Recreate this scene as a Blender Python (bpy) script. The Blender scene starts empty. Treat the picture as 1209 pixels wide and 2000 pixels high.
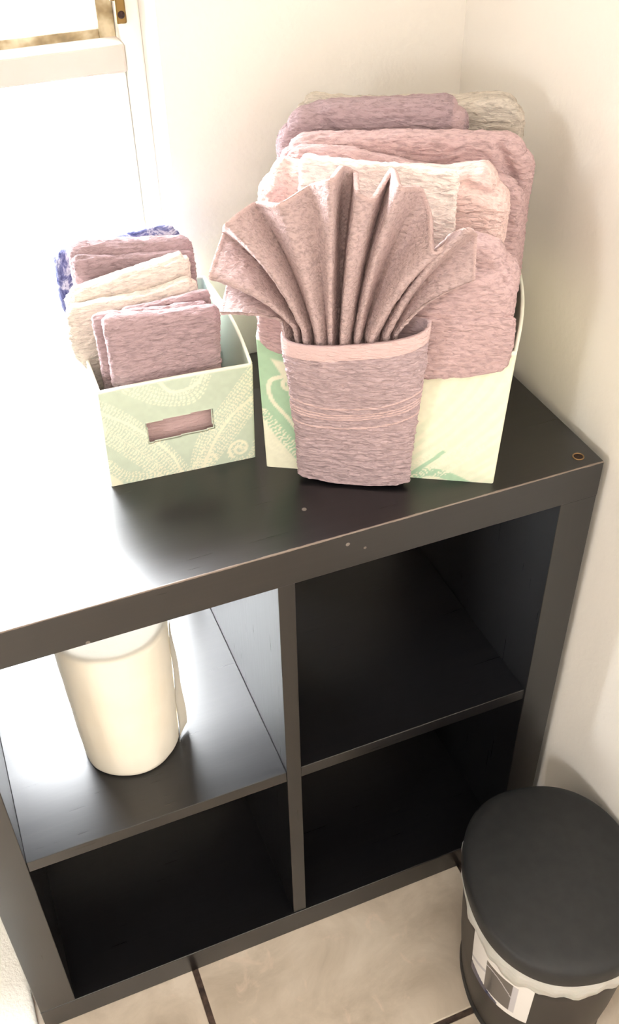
import bpy, math, random
import numpy as np
from mathutils import Matrix, Vector

# ------------------------------------------------------------------ camera, world, lights, exposure
random.seed(4)
scene = bpy.context.scene
COL = scene.collection

def camera():
    yaw, pitch, roll = 0.3741, 0.6989, -0.0193
    loc = (0.1349, -0.7325, 1.4963)
    f = np.array([math.sin(yaw) * math.cos(pitch), math.cos(yaw) * math.cos(pitch), -math.sin(pitch)])
    r0 = np.array([math.cos(yaw), -math.sin(yaw), 0.0])
    u0 = np.cross(r0, f)
    r = math.cos(roll) * r0 + math.sin(roll) * u0
    u = -math.sin(roll) * r0 + math.cos(roll) * u0
    cd = bpy.data.cameras.new('camera')
    cam = bpy.data.objects.new('camera', cd)
    COL.objects.link(cam)
    m = Matrix.Identity(4)
    for i in range(3):
        m[i][0], m[i][1], m[i][2], m[i][3] = r[i], u[i], -f[i], loc[i]
    cam.matrix_world = m
    cd.sensor_fit = 'VERTICAL'
    cd.sensor_height = 36.0
    cd.lens = 36.0 * 1958.6 / 2000.0
    cd.clip_start = 0.02
    scene.camera = cam
camera()

SKY = 52.0
world = bpy.data.worlds.new('overcast_sky')
scene.world = world
world.use_nodes = True
_bg = world.node_tree.nodes['Background']
_bg.inputs[0].default_value = (0.95, 0.975, 1.0, 1)
_bg.inputs[1].default_value = SKY

def area_light(name, loc, rot, sx, sy, power, color, portal=False):
    ld = bpy.data.lights.new(name, 'AREA')
    ld.shape = 'RECTANGLE'
    ld.size, ld.size_y = sx, sy
    ld.energy = power
    ld.color = color
    if portal:
        ld.cycles.is_portal = True
    o = bpy.data.objects.new(name, ld)
    o.location = loc
    o.rotation_euler = rot
    COL.objects.link(o)
    return o

WX0, WX1, WZ0, WZ1 = -0.42, 0.42, 0.44, 1.85          # window opening in the back wall
area_light('window_portal', ((WX0 + WX1) / 2, 0.56, (WZ0 + WZ1) / 2), (math.radians(-90), 0, 0),
           WX1 - WX0, WZ1 - WZ0, 1, (1, 1, 1), portal=True)
FILL_WIN = (-1.70, -1.20, 1.20, 1.70)                       # window added in the unseen left wall to brighten the right wall: y0, y1, z0, z1
area_light('window_portal', (-2.5, (FILL_WIN[0] + FILL_WIN[1]) / 2, (FILL_WIN[2] + FILL_WIN[3]) / 2), (math.radians(-90), 0, math.radians(90)),
           FILL_WIN[1] - FILL_WIN[0], FILL_WIN[3] - FILL_WIN[2], 1, (1, 1, 1), portal=True)
area_light('fill_ceiling_light', (0.1, -1.3, 2.36), (0, 0, 0), 0.5, 0.5, 7, (1.0, 0.95, 0.90))  # fill light for the front faces, its lamp is assumed

scene.view_settings.view_transform = 'Standard'
scene.view_settings.look = 'None'
scene.view_settings.gamma = 1.0
scene.view_settings.use_curve_mapping = False
scene.view_settings.exposure = 0.0
scene.cycles.max_bounces = 10
scene.cycles.diffuse_bounces = 6
scene.cycles.transparent_max_bounces = 12
scene.cycles.sample_clamp_indirect = 8.0

# ------------------------------------------------------------------ helpers
def lin(r, g, b):
    def f(c):
        c /= 255.0
        return c / 12.92 if c <= 0.04045 else ((c + 0.055) / 1.055) ** 2.4
    return (f(r), f(g), f(b), 1.0)

class Mat:
    def __init__(self, name, color=(0.5, 0.5, 0.5, 1), rough=0.6, spec=0.5, metal=0.0, **kw):
        self.m = bpy.data.materials.new(name)
        self.m.use_nodes = True
        self.nt = self.m.node_tree
        self.b = self.nt.nodes['Principled BSDF']
        self.b.inputs['Base Color'].default_value = color
        self.b.inputs['Roughness'].default_value = rough
        self.b.inputs['Specular IOR Level'].default_value = spec
        self.b.inputs['Metallic'].default_value = metal
        for k, v in kw.items():
            self.b.inputs[k.replace('_', ' ')].default_value = v
    def node(self, t, **ins):
        n = self.nt.nodes.new(t)
        for k, v in ins.items():
            n.inputs[k].default_value = v
        return n
    def link(self, a, b):
        self.nt.links.new(a, b)
    def coords(self, scale=(1, 1, 1), rot=(0, 0, 0)):
        tc = self.node('ShaderNodeTexCoord')
        mp = self.node('ShaderNodeMapping')
        mp.inputs['Scale'].default_value = scale
        mp.inputs['Rotation'].default_value = rot
        self.link(tc.outputs['Object'], mp.inputs['Vector'])
        return mp.outputs['Vector']
    def noise(self, scale=(1, 1, 1), detail=3.0, rough=0.5, rot=(0, 0, 0), dist=0.0):
        n = self.node('ShaderNodeTexNoise')
        n.inputs['Scale'].default_value = 1.0
        n.inputs['Detail'].default_value = detail
        n.inputs['Roughness'].default_value = rough
        n.inputs['Distortion'].default_value = dist
        self.link(self.coords(scale, rot), n.inputs['Vector'])
        return n.outputs['Fac']
    def ramp(self, src, stops):
        r = self.node('ShaderNodeValToRGB')
        el = r.color_ramp.elements
        while len(el) < len(stops):
            el.new(0.5)
        for e, (p, c) in zip(el, stops):
            e.position = p
            e.color = c
        self.link(src, r.inputs[0])
        return r.outputs[0]
    def mix(self, fac, a, b, mode='MIX'):
        n = self.node('ShaderNodeMix')
        n.data_type = 'RGBA'
        n.blend_type = mode
        for v, i in ((fac, 0), (a, 6), (b, 7)):
            if isinstance(v, (float, int, tuple)):
                n.inputs[i].default_value = v
            else:
                self.link(v, n.inputs[i])
        return n.outputs[2]
    def math(self, op, a, b=0.0, c=0.0):
        n = self.node('ShaderNodeMath')
        n.operation = op
        for i, v in enumerate((a, b, c)):
            if isinstance(v, (float, int)):
                n.inputs[i].default_value = v
            else:
                self.link(v, n.inputs[i])
        return n.outputs[0]
    def bump(self, h, dist, strength=1.0, prev=None):
        n = self.node('ShaderNodeBump')
        n.inputs['Distance'].default_value = dist
        n.inputs['Strength'].default_value = strength
        self.link(h, n.inputs['Height'])
        if prev:
            self.link(prev, n.inputs['Normal'])
        self.link(n.outputs[0], self.b.inputs['Normal'])
        return n.outputs[0]
    def color(self, c):
        self.link(c, self.b.inputs['Base Color'])
    def attr(self, name):
        n = self.node('ShaderNodeAttribute')
        n.attribute_name = name
        return n

# ---- value noise in numpy
def _h(i, j, k, s):
    n = (i * 73856093) ^ (j * 19349663) ^ (k * 83492791) ^ (s * 2654435761 & 0x7fffffff)
    n = (n ^ (n >> 13)) * 1274126177 & 0x7fffffff
    n = (n ^ (n >> 16)) * 60493 & 0x7fffffff
    return (n & 0xffff) / 32767.5 - 1.0
def vnoise(P, scale, seed=0, octaves=1):
    P = np.asarray(P, float) * np.asarray(scale, float)
    out = np.zeros(len(P)); amp = 1.0
    for o in range(octaves):
        I = np.floor(P).astype(np.int64); F = P - I; F = F * F * (3 - 2 * F)
        acc = 0
        for dx in (0, 1):
            wx = F[:, 0] if dx else 1 - F[:, 0]
            for dy in (0, 1):
                wy = F[:, 1] if dy else 1 - F[:, 1]
                for dz in (0, 1):
                    wz = F[:, 2] if dz else 1 - F[:, 2]
                    acc = acc + wx * wy * wz * _h(I[:, 0] + dx, I[:, 1] + dy, I[:, 2] + dz, seed + o * 17)
        out += amp * acc; amp *= 0.5; P = P * 2.03
    return out
def sm(a, b, x):
    t = np.clip((x - a) / (b - a), 0, 1)
    return t * t * (3 - 2 * t)

def vnormals(V, F):
    n = np.zeros_like(V)
    a, b, c, d = (V[F[:, i]] for i in range(4))
    fn = np.cross(c - a, d - b)
    for i in range(4):
        np.add.at(n, F[:, i], fn)
    return n / (np.linalg.norm(n, axis=1)[:, None] + 1e-12)

def mesh_np(name, V, F, mat, parent=None, smooth=True, attrs=None):
    me = bpy.data.meshes.new(name)
    me.from_pydata([tuple(v) for v in np.asarray(V, float).tolist()], [], [tuple(f) for f in (F.tolist() if hasattr(F, 'tolist') else F)])
    if smooth:
        me.polygons.foreach_set('use_smooth', [True] * len(me.polygons))
    for k, arr in (attrs or {}).items():
        arr = np.asarray(arr, float)
        if arr.ndim == 1:
            at = me.attributes.new(k, 'FLOAT', 'POINT')
            at.data.foreach_set('value', arr)
        else:
            at = me.attributes.new(k, 'FLOAT_COLOR', 'POINT')
            at.data.foreach_set('color', np.hstack([arr[:, :3], np.ones((len(arr), 1))]).ravel())
    me.update()
    o = bpy.data.objects.new(name, me)
    if mat is not None:
        me.materials.append(mat.m if isinstance(mat, Mat) else mat)
    COL.objects.link(o)
    if parent is not None:
        o.parent = parent
    return o

def grid_faces(nu, nv, off=0, wrap=False, flip=False):
    iu = np.arange(nu if wrap else nu - 1); iv = np.arange(nv - 1)
    I, J = np.meshgrid(iu, iv, indexing='ij')
    I2 = (I + 1) % nu
    f = np.stack([I * nv + J, I2 * nv + J, I2 * nv + J + 1, I * nv + J + 1], -1).reshape(-1, 4) + off
    return f[:, ::-1] if flip else f

class MB:
    """collects boxes / tubes / prisms into one mesh"""
    def __init__(s): s.V = []; s.F = []
    def box(s, x0, x1, y0, y1, z0, z1, bev=0.0):
        import bmesh
        bm = bmesh.new()
        bmesh.ops.create_cube(bm, size=1.0)
        for v in bm.verts:
            v.co = ((x0 + x1) / 2 + v.co.x * (x1 - x0), (y0 + y1) / 2 + v.co.y * (y1 - y0), (z0 + z1) / 2 + v.co.z * (z1 - z0))
        if bev:
            bmesh.ops.bevel(bm, geom=list(bm.edges), offset=bev, segments=2, affect='EDGES', profile=0.5)
        o = len(s.V)
        bm.verts.ensure_lookup_table()
        bm.verts.index_update()
        s.V += [tuple(v.co) for v in bm.verts]
        s.F += [tuple(o + v.index for v in f.verts) for f in bm.faces]
        bm.free()
        return s
    def lathe(s, prof, cx=0, cy=0, n=96, cap0=False, cap1=False, sx=None):
        o = len(s.V); m = len(prof)
        for i in range(n):
            a = 2 * math.pi * i / n
            for r, z in prof:
                s.V.append((cx + r * math.cos(a), cy + r * math.sin(a), z))
        for i in range(n):
            for j in range(m - 1):
                a0, a1 = o + i * m + j, o + ((i + 1) % n) * m + j
                s.F.append((a0, a1, a1 + 1, a0 + 1))
        if cap0: s.F.append(tuple(o + i * m for i in reversed(range(n))))
        if cap1: s.F.append(tuple(o + i * m + m - 1 for i in range(n)))
        return s
    def tube(s, pts, r, n=10, closed=False):
        o = len(s.V); P = [Vector(p) for p in pts]; k = len(P)
        for i, p in enumerate(P):
            d = (P[(i + 1) % k] - P[i - 1]) if closed or 0 < i < k - 1 else (P[1] - P[0] if i == 0 else P[-1] - P[-2])
            d.normalize()
            up = Vector((0, 0, 1)) if abs(d.z) < 0.9 else Vector((1, 0, 0))
            a = d.cross(up).normalized(); b = d.cross(a)
            for j in range(n):
                t = 2 * math.pi * j / n
                s.V.append(tuple(p + a * r * math.cos(t) + b * r * math.sin(t)))
        for i in range(k if closed else k - 1):
            for j in range(n):
                s.F.append((o + i * n + j, o + i * n + (j + 1) % n, o + ((i + 1) % k) * n + (j + 1) % n, o + ((i + 1) % k) * n + j))
        if not closed:
            s.F.append(tuple(o + j for j in reversed(range(n)))); s.F.append(tuple(o + (k - 1) * n + j for j in range(n)))
        return s
    def build(s, name, mat, parent=None, smooth=False):
        o = mesh_np(name, s.V, s.F, mat, parent, smooth=smooth)
        return o

def empty(name, loc, rz=0.0, parent=None):
    o = bpy.data.objects.new(name, None)
    o.location = loc
    o.rotation_euler = (0, 0, rz)
    o.empty_display_size = 0.05
    COL.objects.link(o)
    if parent: o.parent = parent
    return o
def tag(o, label, cat, group=None):
    o['label'] = label; o['category'] = cat
    if group: o['group'] = group
    return o
def struct(o):
    o['kind'] = 'structure'
    return o

# ------------------------------------------------------------------ materials of the room
def m_wall(name, c1, c2):
    m = Mat(name, rough=0.75, spec=0.25)
    n = m.noise((3, 3, 3), 3)
    m.color(m.mix(m.math('MULTIPLY', n, 0.9), c1, c2))
    big = m.noise((9, 9, 9), 4, 0.6)
    fine = m.noise((160, 160, 160), 2)
    b = m.bump(big, 0.006, 0.35)
    m.bump(fine, 0.0006, 0.5, b)
    return m
WALL = m_wall('cream_plaster', lin(237, 233, 225), lin(235, 228, 221))
CEIL = Mat('white_ceiling_paint', lin(225, 220, 210), 0.8)
TRIM = Mat('white_gloss_paint', lin(246, 243, 234), 0.35)
_n = TRIM.noise((14, 14, 14), 3); TRIM.bump(_n, 0.001, 0.3)
RAILP = Mat('worn_rail_paint', lin(205, 194, 186), 0.5)
_n = RAILP.noise((9, 14, 14), 3); RAILP.color(RAILP.ramp(_n, [(0.3, lin(196, 186, 176)), (0.7, lin(212, 200, 192))]))
AGED = Mat('aged_sash_timber', rough=0.7)
_n = AGED.noise((34, 34, 40), 3, 0.5)
AGED.color(AGED.ramp(_n, [(0.30, lin(96, 80, 56)), (0.46, lin(150, 132, 100)), (0.66, lin(205, 192, 164))]))
BRONZE = Mat('dark_bronze_metal', lin(120, 96, 52), 0.4, metal=0.8)
SCREW = Mat('dark_screw_metal', lin(50, 34, 28), 0.5, metal=0.6)
GROUT = Mat('dark_grout', lin(66, 50, 44), 0.9)
_n = GROUT.noise((120, 120, 120), 3); GROUT.color(GROUT.ramp(_n, [(0.3, lin(50, 38, 34)), (0.75, lin(96, 78, 68))]))

def m_tile():
    m = Mat('beige_stone_tile', rough=0.22, spec=0.6)
    n1 = m.noise((7, 9, 7), 6, 0.62, dist=0.8)
    n2 = m.noise((26, 18, 20), 4, 0.6, rot=(0, 0, 0.5), dist=1.2)
    c = m.ramp(n1, [(0.32, lin(188, 174, 157)), (0.5, lin(207, 193, 176)), (0.66, lin(220, 207, 191))])
    v = m.ramp(n2, [(0.40, (0, 0, 0, 1)), (0.60, (0.0, 0.0, 0.0, 1)), (0.74, (1, 1, 1, 1))])
    m.color(m.mix(m.math('MULTIPLY', v, 0.5), c, lin(232, 210, 192)))
    m.bump(n1, 0.0015, 0.4)
    return m
TILE = m_tile()

GLASS = Mat('window_glass', (1, 1, 1, 1), 0.02)
_tr = GLASS.node('ShaderNodeBsdfTransparent')
_gl = GLASS.node('ShaderNodeBsdfGlossy'); _gl.inputs['Roughness'].default_value = 0.02
_fr = GLASS.node('ShaderNodeFresnel'); _fr.inputs['IOR'].default_value = 1.25
_mx = GLASS.node('ShaderNodeMixShader')
GLASS.link(_fr.outputs[0], _mx.inputs[0]); GLASS.link(_tr.outputs[0], _mx.inputs[1]); GLASS.link(_gl.outputs[0], _mx.inputs[2])
GLASS.link(_mx.outputs[0], GLASS.nt.nodes['Material Output'].inputs['Surface'])

# ------------------------------------------------------------------ room shell
RX0, RX1, RY0, RY1, RZ = -2.3, 0.803, -3.2, 0.42, 2.45
T = 0.22
def wall_box(name, *b):
    return struct(MB().box(*b).build(name, WALL))
wb = MB()
wb.box(RX0 - T, WX0, RY1, RY1 + T, 0, RZ); wb.box(WX1, RX1 + T, RY1, RY1 + T, 0, RZ)
wb.box(WX0, WX1, RY1, RY1 + T, 0, WZ0); wb.box(WX0, WX1, RY1, RY1 + T, WZ1, RZ)
struct(wb.build('wall_back', WALL))
wall_box('wall_right', RX1, RX1 + T, RY0, RY1, 0, RZ)
wl = MB()
wl.box(RX0 - T, RX0, RY0, FILL_WIN[0], 0, RZ); wl.box(RX0 - T, RX0, FILL_WIN[1], RY1, 0, RZ)
wl.box(RX0 - T, RX0, FILL_WIN[0], FILL_WIN[1], 0, FILL_WIN[2]); wl.box(RX0 - T, RX0, FILL_WIN[0], FILL_WIN[1], FILL_WIN[3], RZ)
struct(wl.build('wall_left', WALL))
_fill_win = struct(empty('added_fill_window', (RX0 - 0.1, (FILL_WIN[0] + FILL_WIN[1]) / 2, FILL_WIN[2])))  # added opening out of view, fills the right wall with light
_m = MB(); _hw = (FILL_WIN[1] - FILL_WIN[0]) / 2; _hh = FILL_WIN[3] - FILL_WIN[2]
_m.box(-0.03, 0.03, -_hw, -_hw + 0.03, 0, _hh); _m.box(-0.03, 0.03, _hw - 0.03, _hw, 0, _hh)
_m.box(-0.03, 0.03, -_hw + 0.03, _hw - 0.03, 0, 0.03); _m.box(-0.03, 0.03, -_hw + 0.03, _hw - 0.03, _hh - 0.03, _hh)
_m.build('window_frame', TRIM, _fill_win)
MB().box(-0.003, 0.003, -_hw + 0.0301, _hw - 0.0301, 0.0301, _hh - 0.0301).build('pane', GLASS, _fill_win)
wall_box('wall_front', RX0 - T, RX1 + T, RY0 - T, RY0, 0, RZ)
struct(MB().box(RX0 - T, RX1 + T, RY0 - T, RY1 + T, RZ, RZ + 0.1).build('ceiling', CEIL))
floor = struct(MB().box(RX0 - T, RX1 + T, RY0 - T, RY1 + T, -0.08, -0.0035).build('floor', GROUT))
def tiles():
    S, G = 0.45, 0.0045
    x0, y0 = 0.2235, -0.2105
    cache = {}
    for i in range(-7, 3):
        for j in range(-8, 3):
            a, b = x0 + i * S + G, x0 + (i + 1) * S - G
            c, d = y0 + j * S + G, y0 + (j + 1) * S - G
            a, b, c, d = max(a, RX0), min(b, RX1), max(c, RY0), min(d, RY1)
            if b - a < 0.01 or d - c < 0.01: continue
            key = (round(b - a, 3), round(d - c, 3))
            if key not in cache:
                w, h = (b - a) / 2, (d - c) / 2
                o = MB().box(-w, w, -h, h, -0.0036, 0.0, 0.0016).build('tile', TILE, floor)
                cache[key] = o.data
            else:
                o = bpy.data.objects.new('tile', cache[key]); COL.objects.link(o); o.parent = floor
            o.location = ((a + b) / 2, (c + d) / 2, 0)
tiles()

# ------------------------------------------------------------------ window
def window():
    w = struct(empty('window_1', ((WX0 + WX1) / 2, 0.50, WZ0)))
    ox, oy, oz = w.location
    def bx(mb, x0, x1, y0, y1, z0, z1, bev=0.002):
        mb.box(x0 - ox, x1 - ox, y0 - oy, y1 - oy, z0 - oz, z1 - oz, bev); return mb
    y0, y1 = 0.495, 0.56
    f = MB()
    bx(f, WX1 - 0.022, WX1, y0, y1, WZ0, WZ1); bx(f, WX0, WX0 + 0.022, y0, y1, WZ0, WZ1)
    bx(f, WX0 + 0.022, WX1 - 0.022, y0, y1, WZ1 - 0.022, WZ1); bx(f, WX0 + 0.022, WX1 - 0.022, y0, y1, WZ0, WZ0 + 0.02)
    f.build('window_frame', TRIM, w)
    bx(MB(), WX0, WX1, RY1 + 0.001, y0 - 0.0005, WZ0, WZ0 + 0.014, 0.003).build('window_sill', TRIM, w)
    a, b = WX0 + 0.0225, WX1 - 0.0225
    # lower sash and meeting rail
    s = MB()
    bx(s, b - 0.02, b, 0.502, 0.528, WZ0 + 0.0205, 1.1365); bx(s, a, a + 0.02, 0.502, 0.528, WZ0 + 0.0205, 1.1365)
    bx(s, a + 0.02, b - 0.02, 0.502, 0.528, WZ0 + 0.0205, WZ0 + 0.05)
    ls = s.build('lower_sash', TRIM, w)
    bx(MB(), a, b, 0.492, 0.530, 1.137, 1.169, 0.003).build('meeting_rail', RAILP, w)
    bx(MB(), a + 0.0201, b - 0.0201, 0.513, 0.517, WZ0 + 0.0501, 1.1369, 0).build('pane', GLASS, ls)
    u = MB()
    zt = WZ1 - 0.0225
    bx(u, b - 0.020, b, 0.532, 0.555, 1.160, zt); bx(u, a, a + 0.029, 0.532, 0.555, 1.160, zt)
    bx(u, a + 0.029, b - 0.020, 0.532, 0.555, 1.160, 1.178); bx(u, a + 0.029, b - 0.020, 0.532, 0.555, zt - 0.03, zt)
    us = u.build('upper_sash', AGED, w)
    bx(MB(), a + 0.0291, b - 0.0201, 0.542, 0.546, 1.1781, zt - 0.0301, 0).build('pane', GLASS, us)
    # stay plate with two screws on the right stile
    pl = MB()
    bx(pl, b - 0.006, b + 0.006, 0.4895, 0.4945, 1.19, 1.29, 0.002)
    bx(pl, b - 0.012, b - 0.004, 0.486, 0.4945, 1.215, 1.265, 0.003)
    hp = pl.build('sash_catch', BRONZE, w)
    for z in (1.200, 1.226, 1.275):
        m = MB()
        pr = [(0.0001, 0.0025), (0.003, 0.002), (0.0042, 0.0)]
        m.lathe(pr, n=20)
        sc = m.build('screw', SCREW, hp, smooth=True)
        sc.rotation_euler = (math.radians(90), 0, 0)
        sc.location = (b - ox, 0.4892 - oy, z - oz)
window()

# assumed ceiling lamp, added out of view as fill for the front faces
_l = tag(empty('fill_ceiling_lamp', (0.1, -1.3, RZ)), 'assumed round ceiling lamp out of view, added as fill light', 'lamp')
MB().lathe([(0.001, 0), (0.16, 0), (0.17, -0.02), (0.165, -0.035)], n=48).build('fill_lamp_base', TRIM, _l, smooth=True)
LAMPG = Mat('fill_lamp_glow', lin(255, 240, 220), 0.5)
LAMPG.b.inputs['Emission Color'].default_value = (1, 0.86, 0.7, 1); LAMPG.b.inputs['Emission Strength'].default_value = 2.0
MB().lathe([(0.155, -0.03), (0.15, -0.05), (0.12, -0.068), (0.001, -0.075)], n=48).build('fill_lamp_shade', LAMPG, _l, smooth=True)

# ------------------------------------------------------------------ shelf unit
def m_shelf(name, along='x', wear=False):
    m = Mat(name, rough=0.3, spec=0.8)
    sc = {'x': (6, 260, 260), 'z': (260, 260, 6), 'y': (260, 6, 260)}[along]
    g = m.noise(sc, 4, 0.6)
    base = m.ramp(g, [(0.25, lin(10, 10, 13)), (0.55, lin(16, 15, 17)), (0.85, lin(25, 23, 23))])
    m.link(m.math('MULTIPLY_ADD', g, 0.08, 0.25), m.b.inputs['Roughness'])
    if wear:
        tc = m.node('ShaderNodeTexCoord'); sx = m.node('ShaderNodeSeparateXYZ'); m.link(tc.outputs['Object'], sx.inputs[0])
        # worn top front edge: the black foil is rubbed through along the arris, with a few chips
        n = m.noise((38, 38, 38), 5, 0.7); n2 = m.noise((9, 9, 9), 2)
        amt = m.math('MULTIPLY', m.math('MULTIPLY', n, m.math('ADD', n2, 0.2)), 0.0042)
        dy = m.math('SUBTRACT', sx.outputs['Y'], 0.0); dz = m.math('SUBTRACT', 0.79, sx.outputs['Z'])
        d = m.math('ADD', m.math('ABSOLUTE', dy), m.math('ABSOLUTE', dz))
        k = m.math('LESS_THAN', d, amt)
        base = m.mix(m.math('MULTIPLY', k, 0.6), base, lin(150, 132, 120))
        # small scattered nicks on the top face
        vo = m.node('ShaderNodeTexVoronoi'); vo.inputs['Scale'].default_value = 26.0
        m.link(tc.outputs['Object'], vo.inputs['Vector'])
        near = m.math('LESS_THAN', sx.outputs['Y'], 0.075)
        k2 = m.math('MULTIPLY', m.math('LESS_THAN', vo.outputs['Distance'], 0.07), near)
        base = m.mix(m.math('MULTIPLY', k2, 0.6), base, lin(150, 140, 132))
    m.color(base)
    m.bump(g, 0.0002, 0.14)
    return m
SH_X = m_shelf('black_brown_foil_grain_along', 'x')
SH_Z = m_shelf('black_brown_foil_grain_up', 'z')
SH_T = m_shelf('black_brown_foil_worn_top', 'x', True)
BRASS = Mat('brass_ring', lin(150, 120, 84), 0.35, metal=0.9)
def shelf():
    s = tag(empty('cube_shelf', (0, 0, 0)), 'black-brown four-cube open shelf unit with a worn top edge standing against the right wall', 'shelf')
    W, t, O, i, D = 0.79, 0.05, 0.335, 0.02, 0.39
    MB().box(0, W, 0, D, W - t, W, 0.0008).build('top_panel', SH_T, s)
    MB().box(0, W, 0, D, 0.0, t - 0.0003, 0.0012).build('bottom_panel', SH_X, s)
    MB().box(0.0004, t, 0.0004, D, t + 0.0003, W - t - 0.0002, 0.0008).build('side_panel', SH_Z, s)
    MB().box(W - t, W - 0.0004, 0.0004, D, t + 0.0003, W - t - 0.0002, 0.0008).build('side_panel', SH_Z, s)
    MB().box(t + O, t + O + i, 0.002, D - 0.001, t, W - t, 0.0008).build('divider', SH_Z, s)
    MB().box(t + 0.0001, t + O - 0.0001, 0.003, D - 0.001, t + O, t + O + i, 0.0008).build('shelf_board', SH_X, s)
    MB().box(t + O + i + 0.0001, W - t - 0.0001, 0.003, D - 0.001, t + O, t + O + i, 0.0008).build('shelf_board', SH_X, s)
    # brass-coloured ring round the screw hole near the right front corner
    r = MB().tube([(0.7675 + 0.0062 * math.cos(a), 0.0195 + 0.0062 * math.sin(a), W + 0.0002) for a in np.linspace(0, 2 * math.pi, 29)[:-1]], 0.0008, 8, closed=True)
    rg = r.build('screw_ring', BRASS, s, smooth=True); rg['label'] = 'brass ring round a screw hole'
    MB().lathe([(0.0052, W + 0.0003), (0.0005, W + 0.0003)], 0.7675, 0.0195, n=20).build('screw_hole', SCREW, s)
shelf()

# ------------------------------------------------------------------ towel materials
def m_terry(name, c, c2=None, fine=(105, 300, 340), weave=True, sheen=0.25, hem=1.0):
    m = Mat(name, rough=0.95, spec=0.1)
    m.b.inputs['Sheen Weight'].default_value = sheen
    m.b.inputs['Sheen Roughness'].default_value = 0.5
    m.b.inputs['Sheen Tint'].default_value = c
    n = m.noise(fine, 3, 0.6, dist=0.6)
    n2 = m.noise((12, 12, 12), 3)
    dark = tuple(x * 0.62 for x in c[:3]) + (1,)  # low spots of the pile darkened, crevice shade put into the colour
    col = m.mix(m.ramp(n, [(0.34, (0, 0, 0, 1)), (0.56, (1, 1, 1, 1))]), dark, c)
    col = m.mix(m.math('MULTIPLY', n2, 0.35), col, c2 or tuple(min(1, x * 1.12) for x in c[:3]) + (1,))
    if weave:
        a = m.attr('weave')
        tw = m.noise((500, 500, 160), 2, rot=(0, 0.6, 0))
        light = tuple(min(1, x * (1 + (k - 1) * hem)) for x, k in zip(c[:3], (1.42, 1.36, 1.28))) + (1,)
        col = m.mix(a.outputs['Fac'], col, m.mix(tw, tuple(x * 0.95 for x in light[:3]) + (1,), light))
    m.color(col)
    m.bump(n, 0.0030, 1.0)
    return m
MAUVE = m_terry('mauve_terry', lin(180, 156, 160))
MAUVE_D = m_terry('dusky_mauve_terry', lin(166, 144, 148), hem=0.45)
PINK = m_terry('pink_terry', lin(232, 202, 197))
PINK_LIT = m_terry('lit_pink_terry', lin(248, 232, 226))  # lighter copy of the pink terry, strong light put into the colour
ROSE = m_terry('rose_terry', lin(196, 168, 168))
BEIGE = m_terry('taupe_terry', lin(198, 188, 176))
CREAM = m_terry('cream_terry', lin(232, 220, 210))
FANM = m_terry('rose_beige_terry', lin(188, 164, 162), fine=(170, 330, 420), hem=0.3)

def m_blue():
    m = Mat('blue_print_cotton', rough=0.9, spec=0.1)
    n = m.noise((38, 38, 30), 5, 0.7, dist=1.5)
    m.color(m.ramp(n, [(0.36, lin(58, 62, 104)), (0.48, lin(112, 116, 156)), (0.58, lin(206, 206, 222)), (0.7, lin(90, 96, 140))]))
    m.bump(m.noise((300, 300, 300), 2), 0.001, 0.5)
    return m
BLUE = m_blue()

# ------------------------------------------------------------------ towel geometry
def slab(w, h, t, dens=0.0016, densx=0.003, rc=0.0, rcb=0.0):
    """closed rounded slab; x in [-w/2,w/2], y in [-t/2,t/2], z in [0,h]; V, F"""
    nx, ny, nz = max(8, int(w / densx)), max(8, int(t / 0.0024)), max(8, int(h / dens))
    H = np.array([w / 2, t / 2, h / 2]); N = (nx, ny, nz)
    Vs, Fs, off = [], [], 0
    for ax in range(3):
        u, v = [(1, 2), (2, 0), (0, 1)][ax]
        for sgn in (-1, 1):
            a = np.linspace(-1, 1, N[u] + 1); b = np.linspace(-1, 1, N[v] + 1)
            A, B = np.meshgrid(a, b, indexing='ij')
            P = np.zeros((A.size, 3)); P[:, u] = A.ravel() * H[u]; P[:, v] = B.ravel() * H[v]; P[:, ax] = sgn * H[ax]
            Vs.append(P); Fs.append(grid_faces(N[u] + 1, N[v] + 1, off, flip=(sgn < 0))); off += len(P)
    V = np.vstack(Vs); F = np.vstack(Fs)
    key = np.round(V / 1e-6).astype(np.int64)
    _, idx, inv = np.unique(key, axis=0, return_index=True, return_inverse=True)
    V = V[idx]; F = inv.reshape(-1)[F]
    r = t / 2 * 0.98
    inner = np.clip(V, -(H - r), H - r)
    d = V - inner
    L = np.linalg.norm(d, axis=1)[:, None] + 1e-12
    # keep full-face points, round edges and corners
    V = inner + d / L * r
    # round the outline corners in xz
    for top, R in ((1, rc), (-1, rcb)):
        if R > r:
            cz = top * (H[2] - R)
            for sx in (-1, 1):
                cxn = sx * (H[0] - R)
                q = ((V[:, 0] - cxn) * sx > 0) & ((V[:, 2] - cz) * top > 0)
                dx = V[q, 0] - cxn; dz = V[q, 2] - cz
                m = np.maximum(abs(dx), abs(dz)); l = np.hypot(dx, dz) + 1e-9
                V[q, 0] = cxn + dx * m / l; V[q, 2] = cz + dz * m / l
    V[:, 2] += H[2]
    return V, F

def terry(V, F, amp=0.0010, sc=(120, 430, 430), seed=1, mask=None, wob=0.0016):
    N = vnormals(V, F)
    d = amp * vnoise(V + 0.0015 * np.stack([vnoise(V, 40, seed + 5)] * 3, 1), sc, seed, 2)
    if mask is not None:
        d = d * (1 - mask) - 0.0006 * mask
    V = V + N * d[:, None]
    V = V + N * (wob * vnoise(V, (16, 16, 16), seed + 9, 2))[:, None]
    return V

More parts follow.
